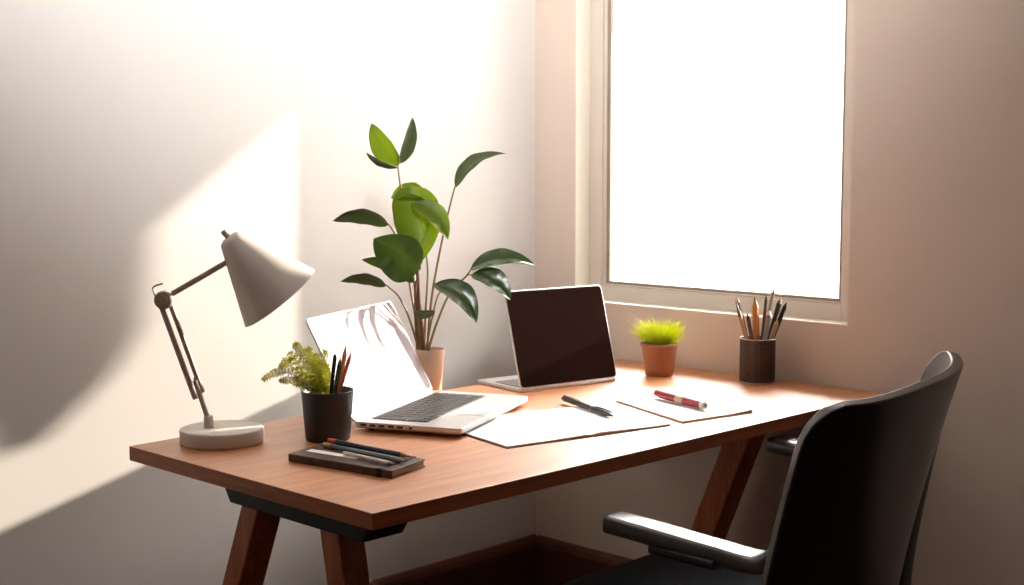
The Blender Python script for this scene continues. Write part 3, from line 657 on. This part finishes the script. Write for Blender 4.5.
inh(-8, -24, 84, 0, .010, .0050, M['tan'], M['browndk'], 'tan pencil with dark tip leaning furthest left in the perforated holder', tipl=.05)
inh(-6, -20, 84, 0, -0.022, .0046, M['pen_black'], M['pencil_wood'], 'black pencil leaning left in the perforated holder, behind the tan one')
inh(-3, -13, 70, 0, 0.03, .0046, M['browndk'], M['pen_black'], 'short dark brown pencil at the front left of the perforated holder')
inh(-2, -4, 86, 0, 0.006, .0082, M['orange'], M['orange'], 'broad orange pencil upright in the middle of the perforated holder', tipl=.030)
inh(1, 7, 88, 0, 0.016, .0040, M['browndk'], M['graphite'], 'slim dark pencil just right of the orange one in the holder')
inh(2, 9, 74, 0, 0.031, .0062, M['greypen'], M['cream'], 'pale grey pen at the front middle of the perforated holder')
inh(4, 18, 94, 0, -0.028, .0048, M['greypen'], M['cream'], 'tall grey pencil with a pale tip, highest in the perforated holder')
inh(2, 21, 84, 0, 0.009, .0052, M['pen_black'], M['browndk'], 'black pencil leaning right in the perforated holder, centre of three')
inh(3, 24.5, 83, 0, -0.019, .0050, M['navy'], M['pencil_wood'], 'navy pencil leaning right with raw wood tip in the holder')
inh(6, 28.5, 80, 0, -0.003, .0056, M['pen_black'], M['graphite'], 'thick black pencil leaning furthest right in the perforated holder')
inh(9, 18.5, 64, 0, 0.017, .0058, M['tan'], M['pencil_wood'], 'short tan pencil at the front right of the perforated holder')

# ------------------------------------------------------------------ tall leafy plant
PP = V((-.809, -.408, DT)); KP = 3.22 / 1343
pl_ = thing('tall_leafy_plant', 'tall broad-leaved green plant in a beige clay pot, behind the silver laptop', 'potted plant', PP)
b = bm_new(); lathe(b, [(0, 0), (.025, 0), (.027, .002), (.0350, .098), (.0358, .112), (.0350, .1135), (.0335, .112), (.0325, .100), (0, .100)], PP, 48); obj('pot', b, M['beige_pot'], pl_, angle=45)
b = bm_new(); lathe(b, [(0, .1005), (.032, .1005), (.031, .104), (0, .108)], PP, 28); obj('soil', b, M['soil'], pl_)
def pp(x, y, d=0):   # the plant's own upright plane: x right, y up from the rim, 2.2 mm units, d towards the room
    return PP + V((0, 0, .1145)) + RT * ((x) * KP) + UP * (y * KP) - FH * d
def leaf(base, tip, wd, phi, bend, mt, db=0, dt=0, fold=.25, shape=1.0, twist=0, dmid=0, stem_pts=None, sr=.0016, vein=True):
    B, T = pp(*base, db), pp(*tip, dt); dd = T - B; L = dd.length; dn = dd.normalized(); tw = -FH
    e1 = dn.cross(tw).normalized(); e2_ = e1.cross(dn).normalized()
    if e2_.dot(tw) < 0: e2_ = -e2_
    b = bm_new(); N, Mx = 18, 8; rows_ = []; mids = []
    for i in range(N + 1):
        t = i / N
        ang = phi + twist * t; side = e1 * math.cos(ang) + e2_ * math.sin(ang); nr = -e1 * math.sin(ang) + e2_ * math.cos(ang)
        c = B + dd * t + e1 * (bend * KP * 4 * t * (1 - t)) + e2_ * (dmid * 4 * t * (1 - t))
        wv = (t ** (.62 * shape)) * ((1 - t) ** .82); wv /= .374 if shape >= 1 else .40
        hw = max(.0002, wd * KP / 2 * min(wv, 1.05))
        row = []
        for j in range(Mx + 1):
            s = j / Mx * 2 - 1
            row.append(c + side * (hw * s) + nr * (fold * hw * abs(s) ** 1.3 + .04 * hw * math.sin(t * 19 + s * 2) * abs(s)))
        rows_.append((row, nr)); mids.append(c + nr * .0004)
    top_ = [[b.verts.new(p + nr * .0003) for p in r] for r, nr in rows_]; bot = [[b.verts.new(p - nr * .0003) for p in r] for r, nr in rows_]
    for i in range(N):
        for j in range(Mx):
            b.faces.new([top_[i][j], top_[i + 1][j], top_[i + 1][j + 1], top_[i][j + 1]]); b.faces.new([bot[i][j], bot[i][j + 1], bot[i + 1][j + 1], bot[i + 1][j]])
        for j in (0, Mx): b.faces.new([top_[i][j], bot[i][j], bot[i + 1][j], top_[i + 1][j]])
    b.faces.new([x for x in top_[0]] + [x for x in bot[0][::-1]]); b.faces.new([x for x in top_[N][::-1]] + [x for x in bot[N]])
    lf = obj('leaf', b, mt, pl_, angle=80)
    if vein:
        b = bm_new(); tube(b, mids, .0008, 6, .0003); obj('midrib', b, M['vein'], lf)
    return lf
def stem(pts, r=.0024, r2=.0014, m='stem', name='stem'):
    b = bm_new(); tube(b, catmull([pp(*p) for p in pts], 7), r * 1.25, 8, r2 * 1.2); obj(name, b, M[m], pl_)
# coordinates: x = right of pot centre, y = above the rim
stem([(-9, -4, 0), (-13, 50, 0), (-20, 100, .0), (-28, 160, 0), (-31, 184, 0)], .0032, .0014)
leaf((-30, 184), (-57, 226), 24, .35, -3, M['leaf_lime'], fold=.25)
leaf((-29, 186), (-16, 232), 15, -.6, 3, M['leaf_dull'], fold=.3, db=-.004)
leaf((-30, 182), (-60, 197), 13, 1.05, -3, M['leaf_dull'], dt=.05, fold=.2)
stem([(-5, -4, .0), (-10, 40, .0), (-12, 80, .005), (-14, 96, .01)], .0045, .002, 'stem_brown')
leaf((-18, 164), (-10, 86), 45, .15, -3, M['leaf_lime'], db=.005, dt=.035, fold=.25, shape=.75)
leaf((-38, 152), (5, 146), 26, 1.0, -8, M['leaf_lime'], db=.004, dt=-.004, fold=.25, shape=.8)
leaf((-17, 147), (20, 111), 24, .6, -8, M['leaf_lime'], db=.03, dt=.045, fold=.25)
leaf((-13, 76), (-54, 112), 46, .15, 5, M['leaf'], db=.03, dt=.045, fold=.22, shape=.8)
leaf((-14, 68), (-68, 90), 22, .8, 7, M['leaf'], db=.01, dt=.0, fold=.3)
leaf((-10, 88), (-22, 76), 14, .5, 0, M['leaf_dull'], db=.0, dt=.01, vein=False)
stem([(-8, -4, 0), (-16, 40, -.005), (-26, 95, -.01), (-36, 118, -.01), (-42, 126, -.01)], .0024, .0013)
leaf((-41, 125), (-96, 129), 23, .80, 9, M['leaf_dull'], db=-.01, dt=.01, fold=.3)
stem([(-10, -4, .01), (-20, 30, .01), (-30, 52, .01), (-40, 62, .01), (-44, 65, .01)], .0022, .0012)
leaf((-43, 64), (-88, 69), 19, .85, 7, M['leaf_dull'], db=.01, dt=.03, fold=.3)
stem([(-3, -4, -.005), (2, 50, -.005), (11, 100, -.005), (20, 140, -.005), (26, 163, -.005)], .0026, .0016)
leaf((26, 162), (77, 196), 22, .75, -9, M['leaf_dull'], db=-.005, dt=.0, fold=.35, twist=.5)
stem([(-6, -4, -.01), (-4, 40, -.01), (-2, 80, -.01), (-6, 110, -.01), (-14, 135, .0)], .0024, .0013)
stem([(-2, -4, .008), (6, 22, .008), (20, 55, .008), (36, 72, .008), (42, 80, .008)], .0026, .0015)
leaf((41, 80), (107, 84), 24, .80, -9, M['leaf_gloss'], db=.008, dt=.01, fold=.30, twist=.2)
stem([(30, 67, .008), (38, 74, .008), (43, 75, .008)], .0015, .0011)
leaf((42, 75), (82, 50), 23, .6, -8, M['leaf_gloss'], db=.008, dt=.03, fold=.35)
stem([(-4, -4, .012), (2, 28, .012), (8, 52, .012), (12, 58, .012)], .0022, .0013)
leaf((5, 66), (48, 28), 26, .55, -10, M['leaf_gloss'], db=.014, dt=.045, fold=.35)
stem([(12, 57, .012), (8, 62, .013), (5, 66, .014)], .0014, .0011)
leaf((6, 39), (-15, 41), 13, .7, -3, M['leaf_dull'], db=.02, dt=.035, fold=.3)
stem([(-4, -4, .016), (0, 20, .018), (6, 39, .02)], .0015, .001)
stem([(-12, -4, .0), (-14, 30, .0), (-14, 60, .01), (-11, 74, .02)], .0034, .0018, 'stem_brown')
